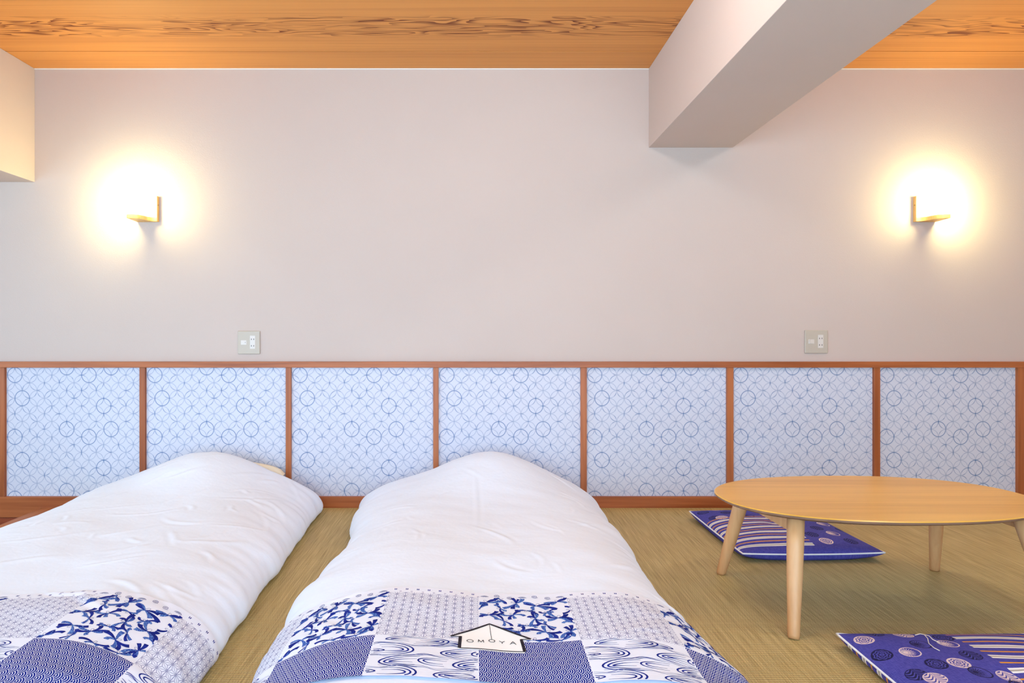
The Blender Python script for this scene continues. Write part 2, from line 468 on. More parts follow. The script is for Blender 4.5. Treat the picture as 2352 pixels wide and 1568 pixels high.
def wat(prof, y): return float(np.interp(y, [p[0] for p in prof], [p[1] for p in prof]))
class Duvet:
    NS, NY = 250, 400
    def __init__(s, cx, w0, w1, pil, seed, creases):
        s.cx = cx; rnd = random.Random(seed)
        s.y0, s.y1 = 3.295, 0.95
        NS, NY = s.NS, s.NY
        # denser rows at the head
        t = np.linspace(0, 1, NY); s.ys = s.y0 + (s.y1 - s.y0) * (t ** 1.08)
        P = np.zeros((NY, NS, 3)); s.smin = np.zeros(NY); s.smax = np.zeros(NY)
        Srow = np.zeros((NY, NS))
        for j, y in enumerate(s.ys):
            wl = wat(w0, y) + 0.010 * math.sin(y * 5.1 + seed) + 0.020 * fbm(y, 0, seed, 2.3) + 0.012 * fbm(y, 3, seed, 6.0)
            wr = wat(w1, y) + 0.010 * math.sin(y * 4.3 + seed * 2) + 0.020 * fbm(y, 7, seed, 2.1) + 0.012 * fbm(y, 9, seed, 6.3)
            head = max(0.0, (y - 3.13) / (s.y0 - 3.13)); foot = max(0.0, (1.13 - y) / (1.13 - s.y1))
            fade = math.sqrt(max(0.0, 1 - head ** 2)) * math.sqrt(max(0.0, 1 - foot ** 2))
            wl *= 0.86 + 0.14 * fade ** 0.5; wr *= 0.86 + 0.14 * fade ** 0.5
            hb = (0.205 + 0.012 * fbm(y, 1, seed, 1.6))
            p = 2.9 + 0.9 * min(1, max(0, (2.9 - y) / 0.8))
            pts = []
            for k in range(241):
                x = -1 + 2 * k / 240
                ang = math.pi * k / 240
                cxn = -math.cos(ang)
                xx = (abs(cxn) ** 0.85) * (1 if cxn > 0 else -1)
                zz = (1 - abs(xx) ** p) ** 0.5
                X = (wr if xx > 0 else wl) * xx
                lip = 0.035
                hump = 0.115 * math.exp(-((X - pil) / 0.29) ** 2) * math.exp(-((y - 3.12) / (0.30 if y < 3.12 else 0.5)) ** 2)
                ridge = (0.011 * math.cos((X + 0.25) * 2 * math.pi / 0.68)) * min(1, max(0, (2.9 - y) / 0.7))
                zz2 = lip + (hb - lip + ridge * zz) * zz + hump * zz
                pts.append((X, zz2 * fade + 0.004 * (1 - fade)))
            # tucked under hem
            lx, lz = pts[0]; rx, rz = pts[-1]
            left = [(lx + 0.055, 0.002), (lx + 0.025, lz * 0.25), (lx + 0.006, lz * 0.6)]
            right = [(rx - 0.006, rz * 0.6), (rx - 0.025, rz * 0.25), (rx - 0.055, 0.002)]
            a = np.array(left + pts + right)
            seg = np.hypot(np.diff(a[:, 0]), np.diff(a[:, 1])); cum = np.concatenate([[0], np.cumsum(seg)])
            i0 = np.interp(0.0, a[len(left):-len(right), 0], cum[len(left):-len(right)])
            sv = cum - i0
            # resample, a little denser near the hems
            q = np.linspace(0, 1, NS); q = q + 0.03 * np.sin(q * 2 * math.pi) * 0
            tgt = sv[0] + (sv[-1] - sv[0]) * q
            Srow[j] = tgt
            P[j, :, 0] = cx + np.interp(tgt, sv, a[:, 0]); P[j, :, 1] = y; P[j, :, 2] = np.interp(tgt, sv, a[:, 1])
        s.S = Srow
        # creases and soft puckers pushed along the normal
        N = s.normals(P)
        disp = np.zeros((NY, NS))
        for j in range(NY):
            y = s.ys[j]
            for i in range(0, NS):
                sv = Srow[j, i]
                edge = min(1.0, max(0.0, (abs(sv) - 0.40) / 0.2))
                d = 0.006 * fbm(sv, y, seed + 3, 4.0) + 0.0025 * fbm(sv * 0.8, y, seed + 5, 13.0)
                d += edge * (0.009 * fbm(sv * 0.4, y, seed + 8, 7.0) + 0.005 * fbm(sv * 0.45, y * 1.4, seed + 11, 16.0))
                disp[j, i] = d
        YY = np.repeat(s.ys[:, None], NS, 1)
        for (xa, ya, xb, yb, bend, amp, wd) in creases(rnd):
            L = math.hypot(xb - xa, yb - ya); tx, ty = (xb - xa) / L, (yb - ya) / L
            u = (Srow - xa) * tx + (YY - ya) * ty; v = -(Srow - xa) * ty + (YY - ya) * tx
            v = v - bend * np.sin(np.clip(u / L, 0, 1) * math.pi) * L
            env = np.exp(-((u / L - 0.5) / 0.33) ** 4)
            disp += 0.75 * amp * env * (np.exp(-(v / wd) ** 2) - 0.55 * np.exp(-((v - 1.6 * wd) / wd) ** 2))
        taper = np.clip((s.y0 - YY) / 0.12, 0, 1)
        low = np.clip(P[:, :, 2] / 0.05, 0, 1)
        P = P + N * (disp * taper * low)[:, :, None]
        P[:, :, 2] = np.maximum(P[:, :, 2], 0.0015)
        P[:, :, 1] = np.minimum(P[:, :, 1], 3.30)
        s.P = P; s.N = s.normals(P)
    def normals(s, P):
        du = np.gradient(P, axis=1); dv = np.gradient(P, axis=0)
        n = np.cross(dv, du); n /= np.maximum(np.linalg.norm(n, axis=2, keepdims=True), 1e-9)
        n[n[:, :, 2].mean(axis=1) < 0] *= -1
        return n
    def at(s, sv, y, off=0.0):
        """point on the cloth at arc length sv from the ridge line and depth y"""
        jf = np.interp(-y, -s.ys, np.arange(s.NY)); j = int(min(s.NY - 2, math.floor(jf))); f = jf - j
        out = np.zeros(3); nn = np.zeros(3)
        for jj, wgt in ((j, 1 - f), (j + 1, f)):
            row = s.S[jj]; q = (sv - row[0]) / (row[-1] - row[0]) * (s.NS - 1)
            q = min(max(q, 0), s.NS - 1.001); i = int(q); g = q - i
            out += wgt * ((1 - g) * s.P[jj, i] + g * s.P[jj, i + 1]); nn += wgt * ((1 - g) * s.N[jj, i] + g * s.N[jj, i + 1])
        nn /= np.linalg.norm(nn)
        p = out + nn * off
        if p[2] < 0.003: p[2] = 0.003
        return p
    def span(s, y):
        jf = int(round(np.interp(-y, -s.ys, np.arange(s.NY)))); return s.S[jf][0], s.S[jf][-1]
    def build(s, label):
        me = mesh('duvet', s.P.reshape(-1, 3), grid_faces(s.NS, s.NY), True)
        o = link('duvet', me, M_COTTON)
        return tag(o, label, 'duvet', 'white duvets laid out on the tatami')

def creases_mid(r):
    L = [(-.06, 2.35, .12, 2.12, .12, .0042, .012), (.02, 2.02, .16, 1.88, -.1, .003, .012), (-.26, 2.3, -.22, 2.12, .1, .0022, .010),
         (.33, 2.80, .45, 2.66, .2, .004, .012), (.36, 2.86, .46, 2.80, -.2, .004, .010), (-.03, 3.0, -.02, 2.2, .01, .002, .010)]
    for k in range(26):
        sd = r.choice((-1, 1)); x = sd * r.uniform(.42, .68); y = r.uniform(1.5, 3.0)
        L.append((x, y, x - sd * r.uniform(.05, .2), y + r.uniform(-.12, .22), r.uniform(-.15, .15), r.uniform(.0015, .0045), r.uniform(.008, .016)))
    for k in range(12):
        x = r.uniform(-.45, .45); y = r.uniform(1.8, 2.95); a = r.uniform(.8, 2.4); q = r.uniform(.08, .22)
        L.append((x, y, x + q * math.cos(a), y + q * math.sin(a), r.uniform(-.2, .2), r.uniform(.001, .0022), r.uniform(.007, .012)))
    return L
def creases_left(r):
    L = []
    for k in range(34):
        x = r.uniform(-.62, .4); y = r.uniform(1.75, 3.0); a = r.uniform(.35, 1.0); q = r.uniform(.12, .4)
        L.append((x, y, x + q * math.cos(a), y + q * math.sin(a), r.uniform(-.12, .12), r.uniform(.0016, .0048), r.uniform(.007, .014)))
    for k in range(16):
        x = r.uniform(.35, .62); y = r.uniform(1.5, 3.0)
        L.append((x, y, x - r.uniform(.05, .25), y + r.uniform(.0, .25), r.uniform(-.2, .2), r.uniform(.002, .005), r.uniform(.009, .016)))
    for k in range(12):
        x = r.uniform(-.5, .4); y = r.uniform(1.8, 2.9); a = r.uniform(1.6, 2.6); q = r.uniform(.05, .14)
        L.append((x, y, x + q * math.cos(a), y + q * math.sin(a), r.uniform(-.2, .2), r.uniform(.002, .004), r.uniform(.007, .011)))
    return L

duv_mid = Duvet(0.02, ((1.3, .565), (1.7, .560), (2.7, .550), (3.0, .575), (3.3, .60)), ((1.3, .610), (1.7, .605), (2.1, .580), (2.8, .570), (3.3, .575)), 0.06, 4.2, creases_mid)
duv_left = Duvet(-1.345, ((1.3, .60), (3.3, .585)), ((1.3, .64), (2.0, .635), (2.4, .62), (2.8, .595), (3.3, .565)), 0.04, 9.7, creases_left)
duv_mid.build('white duvet on the bed between the gap and the low table')
duv_left.build('white duvet on the bed beside the wooden tatami edge')

# pillow pushed out behind the duvet of the bed at the wooden edge
pv, pf = [], []
n = 25
for sgn in (1, -1):
    for j in range(n):
        for i in range(n):
            u, v = -1 + 2 * i / (n - 1), -1 + 2 * j / (n - 1)
            h = 0.055 * ((1 - u ** 4) * (1 - v ** 4)) ** 0.5
            pv.append((-1.245 + u * 0.26, 3.290 + v * 0.022, 0.208 - 0.03 * u + sgn * h * 0.8))
pf = grid_faces(n, n) + [tuple(a + n * n for a in f[::-1]) for f in grid_faces(n, n)]
pil = link('pillow', mesh('pillow', pv, pf, True), M_CREAM)
tag(pil, 'cream pillow peeking out behind the duvet beside the wooden tatami edge', 'pillow')

# ------------------------------------------------------------------ printed bed runners
PITCH, RY0, RY1, RB, REND = 0.236, 1.735, 1.700, 1.464, 1.288
def cells(dv, s0):
    lo, hi = dv.span(1.6); lo += 0.035; hi -= 0.035
    out, k = [], math.floor((lo - s0) / PITCH)
    while s0 + k * PITCH < hi:
        a, b = max(lo, s0 + k * PITCH), min(hi, s0 + (k + 1) * PITCH)
        if b - a > 0.004: out.append((k, a, b))
        k += 1
    return out, lo, hi
def sheet(dv, a, b, ya, yb, off, res=0.008, uv0=(0, 0)):
    n = max(2, int(math.ceil((b - a) / res)) + 1); m = max(2, int(math.ceil((ya - yb) / res)) + 1)
    vsx, uvs = [], []
    for j in range(m):
        y = ya + (yb - ya) * j / (m - 1)
        for i in range(n):
            sv = a + (b - a) * i / (n - 1)
            vsx.append(dv.at(sv, y, off)); uvs.append((sv - uv0[0], uv0[1] - y))
    return vsx, grid_faces(n, m), uvs
class Print:
    """flat marks in (arc length, depth) mapped on to the cloth"""
    def __init__(s, dv, off): s.dv, s.off = dv, off; s.v, s.f, s.mi = [], [], []
    def strip(s, L, Rr, mi=0):
        b = len(s.v)
        for p, q in zip(L, Rr): s.v.append(s.dv.at(p[0], p[1], s.off)); s.v.append(s.dv.at(q[0], q[1], s.off))
        for k in range(len(L) - 1): s.f.append((b + 2 * k, b + 2 * k + 1, b + 2 * k + 3, b + 2 * k + 2)); s.mi.append(mi)
    def stroke(s, pts, w, mi=0, clip=None):
        P = np.array(pts, float)
        if clip is not None:
            ok = (P[:, 0] > clip[0]) & (P[:, 0] < clip[1]) & (P[:, 1] > clip[2]) & (P[:, 1] < clip[3])
            idx = np.where(ok)[0]
            if len(idx) < 2: return
            a, b = idx[0], idx[0]
            while b + 1 < len(P) and ok[b + 1]: b += 1
            if b - a < 1: return
            P = P[a:b + 1]; w = w[a:b + 1] if hasattr(w, '__len__') else w
        t = np.gradient(P, axis=0); t /= np.maximum(np.linalg.norm(t, axis=1, keepdims=True), 1e-9)
        nrm = np.stack([-t[:, 1], t[:, 0]], 1); ww = np.array(w, float) if hasattr(w, '__len__') else np.full(len(P), w)
        s.strip(P + nrm * ww[:, None] / 2, P - nrm * ww[:, None] / 2, mi)
    def poly(s, pts, mi=0):
        b = len(s.v)
        for p in pts: s.v.append(s.dv.at(p[0], p[1], s.off))
        s.f.append(tuple(range(b, b + len(pts)))); s.mi.append(mi)
    def build(s, name, mats, parent):
        me = mesh(name, s.v, s.f)
        for m in mats: me.materials.append(m)
        me.polygons.foreach_set('material_index', s.mi)
        return link(name, me, None, parent)

BOWS = [(.09, .88, 1.25, 20), (.24, .98, .9, -60), (.42, .90, 1.2, 60), (.64, .84, 1.3, -30), (.88, .92, 1.05, 10), (1.0, .70, .9, 80),
        (.11, .57, 1.1, -10), (.37, .60, 1.0, 35), (.60, .52, 1.05, 80), (.84, .52, 1.3, -20), (.20, .27, 1.05, 150), (.42, .22, 1.0, 10),
        (.68, .20, 1.15, -50), (.93, .20, 1.1, 60), (.06, .06, 1.0, 30), (.55, .04, .95, -10), (.82, .03, .95, 40), (.24, .76, .85, 100), (.52, .72, .8, 160),
        (.74, .66, .8, 40), (.26, .44, .85, -60), (.71, .36, .85, 120), (.50, .36, .8, 0), (.30, .08, .85, 70), (.98, .40, .85, -40), (.02, .74, .85, 60)]
def bow(pr, x, y, size, ang, r, clip):
    """a knot with two bundles of ribbon tails flaring out of it, and a drawn loop"""
    base = math.radians(ang)
    tails = [(0.30, 1.0), (-0.15, .8), (0.75, .75), (math.pi - 0.35, 1.0), (math.pi + 0.25, .8), (math.pi + 0.85, .6)]
    if size < 1.0: tails = tails[:2] + tails[3:5]
    for q, (dv_, ln) in enumerate(tails):
        a = base + dv_ + r.uniform(-.2, .2); L = 0.038 * size * ln * r.uniform(.8, 1.15)
        curl = r.choice((-1, 1)) * r.uniform(.3, 1.5)
        if r.random() < .35: curl *= 2.2
        n = 9; px_, py_ = x, y; pts, wd = [], []
        for k in range(n):
            t = k / (n - 1); aa = a + curl * t * t * 1.2
            pts.append((px_, py_)); wd.append(0.0022 + (0.0100 * size - 0.0022) * min(1, t * 1.15) ** .9)
            px_ += L / (n - 1) * math.cos(aa); py_ += L / (n - 1) * math.sin(aa)
        pr.stroke(pts, wd, 1 if (q % 2 == 1) else 0, clip)
    lp = [(x + 0.006 * size * (1 - math.cos(t)) * math.cos(base + 1.6) + 0.0032 * size * math.sin(t) * math.sin(base + 1.6),
           y + 0.006 * size * (1 - math.cos(t)) * math.sin(base + 1.6) - 0.0032 * size * math.sin(t) * math.cos(base + 1.6)) for t in np.linspace(0, 2 * math.pi, 12)]
    pr.stroke(lp, 0.0008, 0, clip)

def swirl(dv, off, x, y, sgn, a, r, clip, patch):
    pr = Print(dv, off)
    for q in range(2 + (a > .95)):
        k = .34 + .44 * q; n = 17; pts, wd = [], []
        for i in range(n):
            t = -1 + 2 * i / (n - 1)
            pts.append((x + sgn * (.060 * a * t * t * (.8 + .25 * q) - .011 * q) + .004 * t, y + .0165 * a * k * math.sin(t * 1.35) * 1.25 + .003 * math.sin(3 * t + x * 40)))
            wd.append(.0008 + .0033 * a * max(0, 1 - abs(t) * 1.25) ** .8)
        pr.stroke(pts, wd, 0, clip)
    if pr.v: pr.build('stream_swirl', [M_NAVY], patch)
def ripple(dv, off, x0, x1, y, ph, clip, patch):
    pr = Print(dv, off)
    for q in range(2):
        pts = [(x0 + (x1 - x0) * i / 30, y + q * .0045 + .0055 * math.sin(ph + i * .34) + .002 * math.sin(i * .9 + q)) for i in range(31)]
        pr.stroke(pts, [.0007 + .0013 * max(0, math.sin(i * .34 + ph + q)) for i in range(31)], 0, clip)
    if pr.v: pr.build('stream_line', [M_NAVY], patch)
def runner(dv, s0, phase, label):
    cs, lo, hi = cells(dv, s0)
    root = empty('bed_runner', (dv.cx, 1.5, 0.22))
    tag(root, label, 'bed runner', 'patchwork runners across the duvets')
    OFF = 0.0065
    # far hem, wavy like the duvet beneath
    v, f, u = sheet(dv, lo, hi, RY0, RY1, OFF); hem = link('hem', mesh('hem', v, f, True, u), M_CLOTH, root)
    v, f, u = sheet(dv, lo, hi, RY0 + 0.001, RY0, 0.0005, 0.01)
    for k, a, b in cs:
        pr = Print(dv, OFF + 0.0004)
        if (k + phase) % 2 == 0:          # ribbon column: spirals and arcs
            for q in range(7):
                x = s0 + k * PITCH + PITCH * (q + .5) / 7; y = RY1 + 0.010 + 0.006 * math.sin(q * 2.1)
                if not a + .012 < x < b - .012: continue
                if q % 3 == 0:
                    for rr in (0.004, 0.0068, 0.0096):
                        pr.stroke([(x + rr * 1.15 * math.cos(t), y - .004 + rr * math.sin(t)) for t in np.linspace(.3, 2.9, 9)], 0.0012)
                else:
                    pr.stroke([(x + (0.0015 + .0075 * t / 12) * math.cos(t), y + .002 + (0.0015 + .0075 * t / 12) * math.sin(t)) for t in np.linspace(0, 12, 34)], 0.0012)
        else:                             # hemp leaf column: pairs of ticks
            for q in range(8):
                x = s0 + k * PITCH + PITCH * (q + .5) / 8
                if not a + .006 < x < b - .006: continue
                for dx in (-.0022, .0022):
                    pr.stroke([(x + dx, RY1 + .024), (x + dx * .8, RY1 + .016)], 0.0022)
                    pr.stroke([(x + .014 + dx * .7, RY1 + .008), (x + .014 + dx * .6, RY1 + .003)], 0.0011)
        if pr.v: pr.build('hem_print', [M_NAVY], hem)
    for k, a, b in cs:
        rib = (k + phase) % 2 == 0
        uv0 = (s0 + k * PITCH, RY1)
        v, f, u = sheet(dv, a, b, RY1, RB, OFF, 0.008, uv0)
        nm = 'ribbon_patch' if rib else 'hemp_leaf_patch'
        p = link(nm, mesh(nm, v, f, True, u), M_CLOTH if rib else M_ASANOHA, root)
        if rib:
            r = random.Random(11)
            clip = (a + .001, b - .001, RB + .001, RY1 + .006)
            for (bu, bv, sz, an) in BOWS:
                pr = Print(dv, OFF + 0.0004)
                bow(pr, s0 + (k + bu) * PITCH, RB + bv * (RY1 - RB), sz, an, r, clip)
                if pr.v: pr.build('ribbon_bow', [M_NAVY, M_SPECK], p)
        v, f, u = sheet(dv, a, b, RB, REND, OFF, 0.008, (s0 + k * PITCH, RB))
        nm = 'wave_scale_patch' if rib else 'stream_patch'
        p = link(nm, mesh(nm, v, f, True, u), M_SEIGAIHA if rib else M_CLOTH, root)
        if not rib:
            x0 = s0 + k * PITCH; r = random.Random(3); clip = (a + .001, b - .001, REND + .001, RB - .001)
            for q, (bu, bv, sg, sz) in enumerate(((.16, .90, 1, .9), (.62, .88, -1, 1.0), (.80, .86, -1, .8), (.30, .62, -1, 1.1), (.74, .60, 1, 1.1), (.98, .62, 1, .9), (.08, .60, -1, .8),
                                                  (.20, .34, 1, 1.1), (.50, .36, 1, .95), (.86, .33, 1, 1.1), (.36, .08, -1, 1.1), (.70, .06, 1, 1.0), (.05, .10, -1, .9), (.96, .08, -1, .9))):
                swirl(dv, OFF + 0.0004, x0 + bu * PITCH, REND + bv * (RB - REND), sg, sz, r, clip, p)
            for bv, ph in ((.75, .3), (.47, 2.2), (.20, 4.0), (.98, 1.2)):
                ripple(dv, OFF + 0.0004, max(a, x0) + .002, b - .002, REND + bv * (RB - REND), ph, clip, p)
    return root
SM = 0.006 - 0.02
run_mid = runner(duv_mid, SM, 0, 'blue and white patchwork bed runner with a white house emblem')
run_left = runner(duv_left, -1.01 + 1.345, 0, 'blue and white patchwork bed runner on the bed beside the wooden tatami edge')

# house emblem: white patch, black outline, lettering
def hp(cx_, cy_):
    X, Y = plane(980 + cx_ / 7.84, 1390 + cy_ / 7.84, 0.212); return (X - duv_mid.cx, Y + 0.014)
def subdiv(pts, n):
    out = []
    for a, b in zip(pts[:-1], pts[1:]):
        for k in range(n): out.append((a[0] + (b[0] - a[0]) * k / n, a[1] + (b[1] - a[1]) * k / n))
    return out + [pts[-1]]
LO = 0.0077
A_, EL, WLt, BL, BR_, WRt, ER = hp(1130, 318), hp(425, 578), hp(600, 575), hp(600, 795), hp(1800, 775), hp(1712, 578), hp(1885, 572)
BL = (WLt[0] - .001, BL[1]); BR_ = (WRt[0] + .004, BL[1] + .002)
lg = Print(duv_mid, LO)
mrg = 0.004
# body and gable as quad strips so the patch follows the cloth
n = 24
L, Rr = [], []
for k in range(n + 1):
    x = WLt[0] - mrg + (WRt[0] - WLt[0] + 2 * mrg) * k / n
    L.append((x, BL[1] - mrg)); Rr.append((x, WLt[1] + .004))
for q in range(6):
    lg.strip([(a[0], a[1] + (b[1] - a[1]) * q / 6) for a, b in zip(L, Rr)], [(a[0], a[1] + (b[1] - a[1]) * (q + 1) / 6) for a, b in zip(L, Rr)])
L, Rr = [], []
ridge = lambda x: (EL[1] + (A_[1] - EL[1]) * (x - EL[0]) / (A_[0] - EL[0])) if x < A_[0] else (ER[1] + (A_[1] - ER[1]) * (ER[0] - x) / (ER[0] - A_[0]))
for k in range(n + 1):
    x = EL[0] - mrg + (ER[0] - EL[0] + 2 * mrg) * k / n
    L.append((x, WLt[1] - .003)); Rr.append((x, max(ridge(x) + mrg, WLt[1] - .002)))
for q in range(6):
    lg.strip([(a[0], a[1] + (b[1] - a[1]) * q / 6) for a, b in zip(L, Rr)], [(a[0], a[1] + (b[1] - a[1]) * (q + 1) / 6) for a, b in zip(L, Rr)])
house = lg.build('house_emblem', [M_LOGO], run_mid)
tag(house, 'white house shaped emblem with a black outline')
lo_ = Print(duv_mid, LO + 0.0006)
for pts, w in (([EL, A_, ER], .0052), ([EL, (WLt[0] + .002, WLt[1])], .0022), ([(WLt[0], WLt[1] + .001), BL], .0062), ([BL, BR_], .0026),
               ([BR_, (WRt[0], WRt[1])], .0058), ([(WRt[0] - .002, WRt[1]), ER], .0026)):
    lo_.stroke(subdiv(pts, 10), w * 1.2)
lo_.build('outline', [M_BLACK], house)
lt_ = Print(duv_mid, LO + 0.0007)
def letter(ch, cx_, cy_, h, w):
    x, y = hp(cx_, cy_)
    T = 0.0016
    P = lambda a, b: (x + a * w, y + b * h)
    if ch == 'O': lt_.stroke([P(.5 * math.cos(t), .5 * math.sin(t)) for t in np.linspace(0, 2 * math.pi + .1, 26)], T)
    if ch == 'M':
        for q in ([(-.45, -.5), (-.38, .5)], [(-.38, .5), (0, -.4)], [(0, -.4), (.38, .5)], [(.38, .5), (.45, -.5)]): lt_.stroke([P(*q[0]), P(*q[1])], T)
    if ch == 'Y':
        for q in ([(-.45, .5), (0, 0)], [(.45, .5), (0, 0)], [(0, .05), (0, -.5)]): lt_.stroke([P(*q[0]), P(*q[1])], T)
    if ch == 'A':
        for q in ([(-.5, -.5), (0, .5)], [(0, .5), (.5, -.5)], [(-.28, -.12), (.28, -.12)]): lt_.stroke([P(*q[0]), P(*q[1])], T)
for ch, cx_, cy_ in (('O', 775, 655), ('M', 972, 640), ('O', 1172, 618), ('Y', 1360, 635), ('A', 1560, 640)): letter(ch, cx_, cy_, .0130, .0140)
a, b = hp(1130, 330), hp(1170, 590)
lt_.stroke(subdiv([a, b], 8), 0.0012)
lt_.build('lettering', [M_BLACK], house)

# ------------------------------------------------------------------ low table
TC = Vector((1.347, 2.172, 0)); TA = math.atan2(0.057, 0.824) * 0.6
TH, TAx, TBy = 0.355, 0.525, 0.303
tbl = empty('low_table', TC); tbl.rotation_euler = (0, 0, TA)
tag(tbl, 'low oval wooden table with splayed round legs on the tatami', 'table')
def oval(t, k=1.0, inset=0.0):
    p = 2.25
    c, s_ = math.cos(t), math.sin(t)
    return ((TAx - inset) * abs(c) ** (2 / p) * (1 if c >= 0 else -1), (TBy - inset) * abs(s_) ** (2 / p) * (1 if s_ >= 0 else -1))
NT = 144
ts = [2 * math.pi * k / NT for k in range(NT)]
vsx, fs = [], []
for ins, z in ((0.004, TH), (0.0, TH - 0.003)):
    vsx += [(*oval(t, 1, ins), z) for t in ts]
fs.append(tuple(range(NT))); fs += [(k, NT + k, NT + (k + 1) % NT, (k + 1) % NT) for k in range(NT)]
link('table_top', mesh('table_top', vsx, fs), M_TABLE, tbl, world=False)
vsx, fs = [], []
prof = [(0.0, TH - 0.003), (0.001, TH - 0.009), (0.010, TH - 0.014), (0.035, TH - 0.022)]
for ins, z in prof: vsx += [(*oval(t, 1, ins), z) for t in ts]
for q in range(len(prof) - 1): fs += [(q * NT + k, (q + 1) * NT + k, (q + 1) * NT + (k + 1) % NT, q * NT + (k + 1) % NT) for k in range(NT)]
fs.append(tuple((len(prof) - 1) * NT + k for k in range(NT))[::-1])
tag(link('edge_band', mesh('edge_band', vsx, fs), M_EDGE, tbl, world=False), 'dark bevelled underside edge')
def leg_me(sx, sy):
    top = Vector((sx * 0.362, sy * 0.172, TH - 0.022)); bot = Vector((sx * 0.415, sy * 0.255, 0.0))
    pts = [top + (bot - top) * q for q in (0, .25, .5, .75, .97, 1.0)]; rad = [.0255, .0245, .0225, .0195, .0170, .0155]
    v, f = tube(pts, rad, 20)
    v = [Vector((p.x, p.y, max(p.z, 0.0))) for p in v]
    return mesh('leg', v, f, True)
for sx in (-1, 1):
    for sy in (-1, 1):
        link('leg', leg_me(sx, sy), M_BEECH, tbl, world=False)
    # folding bracket that joins the two legs of an end
    bm = bmesh.new(); bm_box(bm, sx * 0.368 - 0.011, sx * 0.368 + 0.011, -0.172, 0.172, TH - 0.066, TH - 0.022, 0.002)
    link('leg_bracket', bm_mesh('leg_bracket', bm), M_BEECH, tbl, world=False)
    for sy in (-1, 1):
        bm = bmesh.new(); bm_box(bm, sx * 0.368 - sx * 0.055, sx * 0.368 - sx * 0.012, sy * 0.11 - 0.012, sy * 0.11 + 0.012, TH - 0.034, TH - 0.022, 0.001)
        link('hinge', bm_mesh('hinge', bm), M_HINGE, tbl, world=False)

# ------------------------------------------------------------------ floor cushions
def cushion(cx, cy, rot, hx, hy, mat, mat_under, label, thread):
    root = empty('floor_cushion', (cx, cy, 0)); root.rotation_euler = (0, 0, rot)
    tag(root, label, 'cushion', 'indigo floor cushions beside the low table')
    n = 57; zp = 0.030
    def shp(u, v):
        x = u * hx * (1 - 0.035 * (1 - v * v) * abs(u) ** 3 * 0.8); y = v * hy * (1 - 0.035 * (1 - u * u) * abs(v) ** 3 * 0.8)
        return x, y
    def hgt(u, v): return ((1 - abs(u) ** 2.6) * (1 - abs(v) ** 2.6)) ** 0.46
    def zedge(u, v): return zp + 0.008 * (u * v) ** 2
    for nm, sg, mt in (('cover_top', 1, mat), ('cover_underside', -1, mat_under)):
        vv, uv = [], []
        for j in range(n):
            for i in range(n):
                a, b = -1 + 2 * i / (n - 1), -1 + 2 * j / (n - 1)
                u, v = math.sin(a * math.pi / 2), math.sin(b * math.pi / 2)
                x, y = shp(u, v); h = hgt(u, v)
                w = 0.003 * mnoise.noise(Vector((x * 9 + cx, y * 9 + cy, 2))) * h
                z = zedge(u, v) + 0.044 * h + w - 0.010 * math.exp(-((x) ** 2 + y ** 2) / 0.002) if sg > 0 else max(0.0015, zedge(u, v) - 0.055 * h ** 0.7)
                vv.append((x, y, z)); uv.append((x, y))
        link(nm, mesh(nm, vv, grid_faces(n, n, sg < 0), True, uv), mt, root, world=False)
    per = []
    m = 40
    for k in range(m): per.append((-1 + 2 * k / m, -1))
    for k in range(m): per.append((1, -1 + 2 * k / m))
    for k in range(m): per.append((1 - 2 * k / m, 1))
    for k in range(m): per.append((-1, 1 - 2 * k / m))
    pts = [Vector((*shp(u, v), zedge(u, v))) for u, v in per]
    v, f = tube(pts, 0.0032, 8, True)
    link('piping', mesh('piping', v, f, True), M_PIPING, root, world=False)
    for q in thread:
        pts = [Vector((x, y, 0.0665 + dz)) for x, y, dz in q]
        v, f = tube(pts, 0.0011, 6); link('tuft_thread', mesh('tuft_thread', v, f, True), M_THREAD, root, world=False)
    return root, hgt, shp

CW, CD = 0.283, 0.298
# cushion behind the table
ax, ay = 1.328, 2.822
def loc(px, py, z, cx, cy):
    for _ in range(6):
        X, Y = plane(px, py, z)
        u, v = max(-1, min(1, (X - cx) / CW)), max(-1, min(1, (Y - cy) / CD))
        z = .5 * z + .5 * (.030 + .044 * ((1 - abs(u) ** 2.6) * (1 - abs(v) ** 2.6)) ** .46)
    return X - cx, Y - cy
back_dots = []
for cx_, cy_, kind, dark in ((205, 133, 0, 0), (265, 175, 0, 1), (415, 142, 1, 0), (515, 172, 2, 1), (385, 225, 2, 1), (460, 224, 2, 0), (505, 115, 1, 1), (750, 205, 1, 1), (640, 160, 0, 0),
                             (1560, 300, 1, 0), (1485, 342, 2, 1), (1660, 400, 1, 0), (1425, 408, 2, 1), (1760, 365, 1, 1), (1578, 480, 0, 0), (1850, 488, 2, 1), (2000, 470, 1, 0), (1660, 275, 0, 1), (1480, 250, 2, 0)):
    x, y = loc(1560 + cx_ / 4.704, 1140 + cy_ / 4.704, 0.066, ax, ay); back_dots.append((x, y, .0265, kind, dark))
M_CU1 = m_cushion('indigo_medallion_cotton_a', back_dots, (-0.4, 0.025, -0.262, 0.10))
M_CU1U = m_cushion('indigo_striped_underside_a', [(0.5, 0.5, .02, 0, 0)], (-0.24, 0.24, -0.12, 0.24))
cushion(ax, ay, math.atan2(0.011, 0.561), CW, CD, M_CU1, M_CU1U, 'indigo floor cushion half under the table, close to the wall panels', [[(0.0, 0.10, 0.0), (0.02, 0.115, 0.002), (0.05, 0.10, 0.0)]])
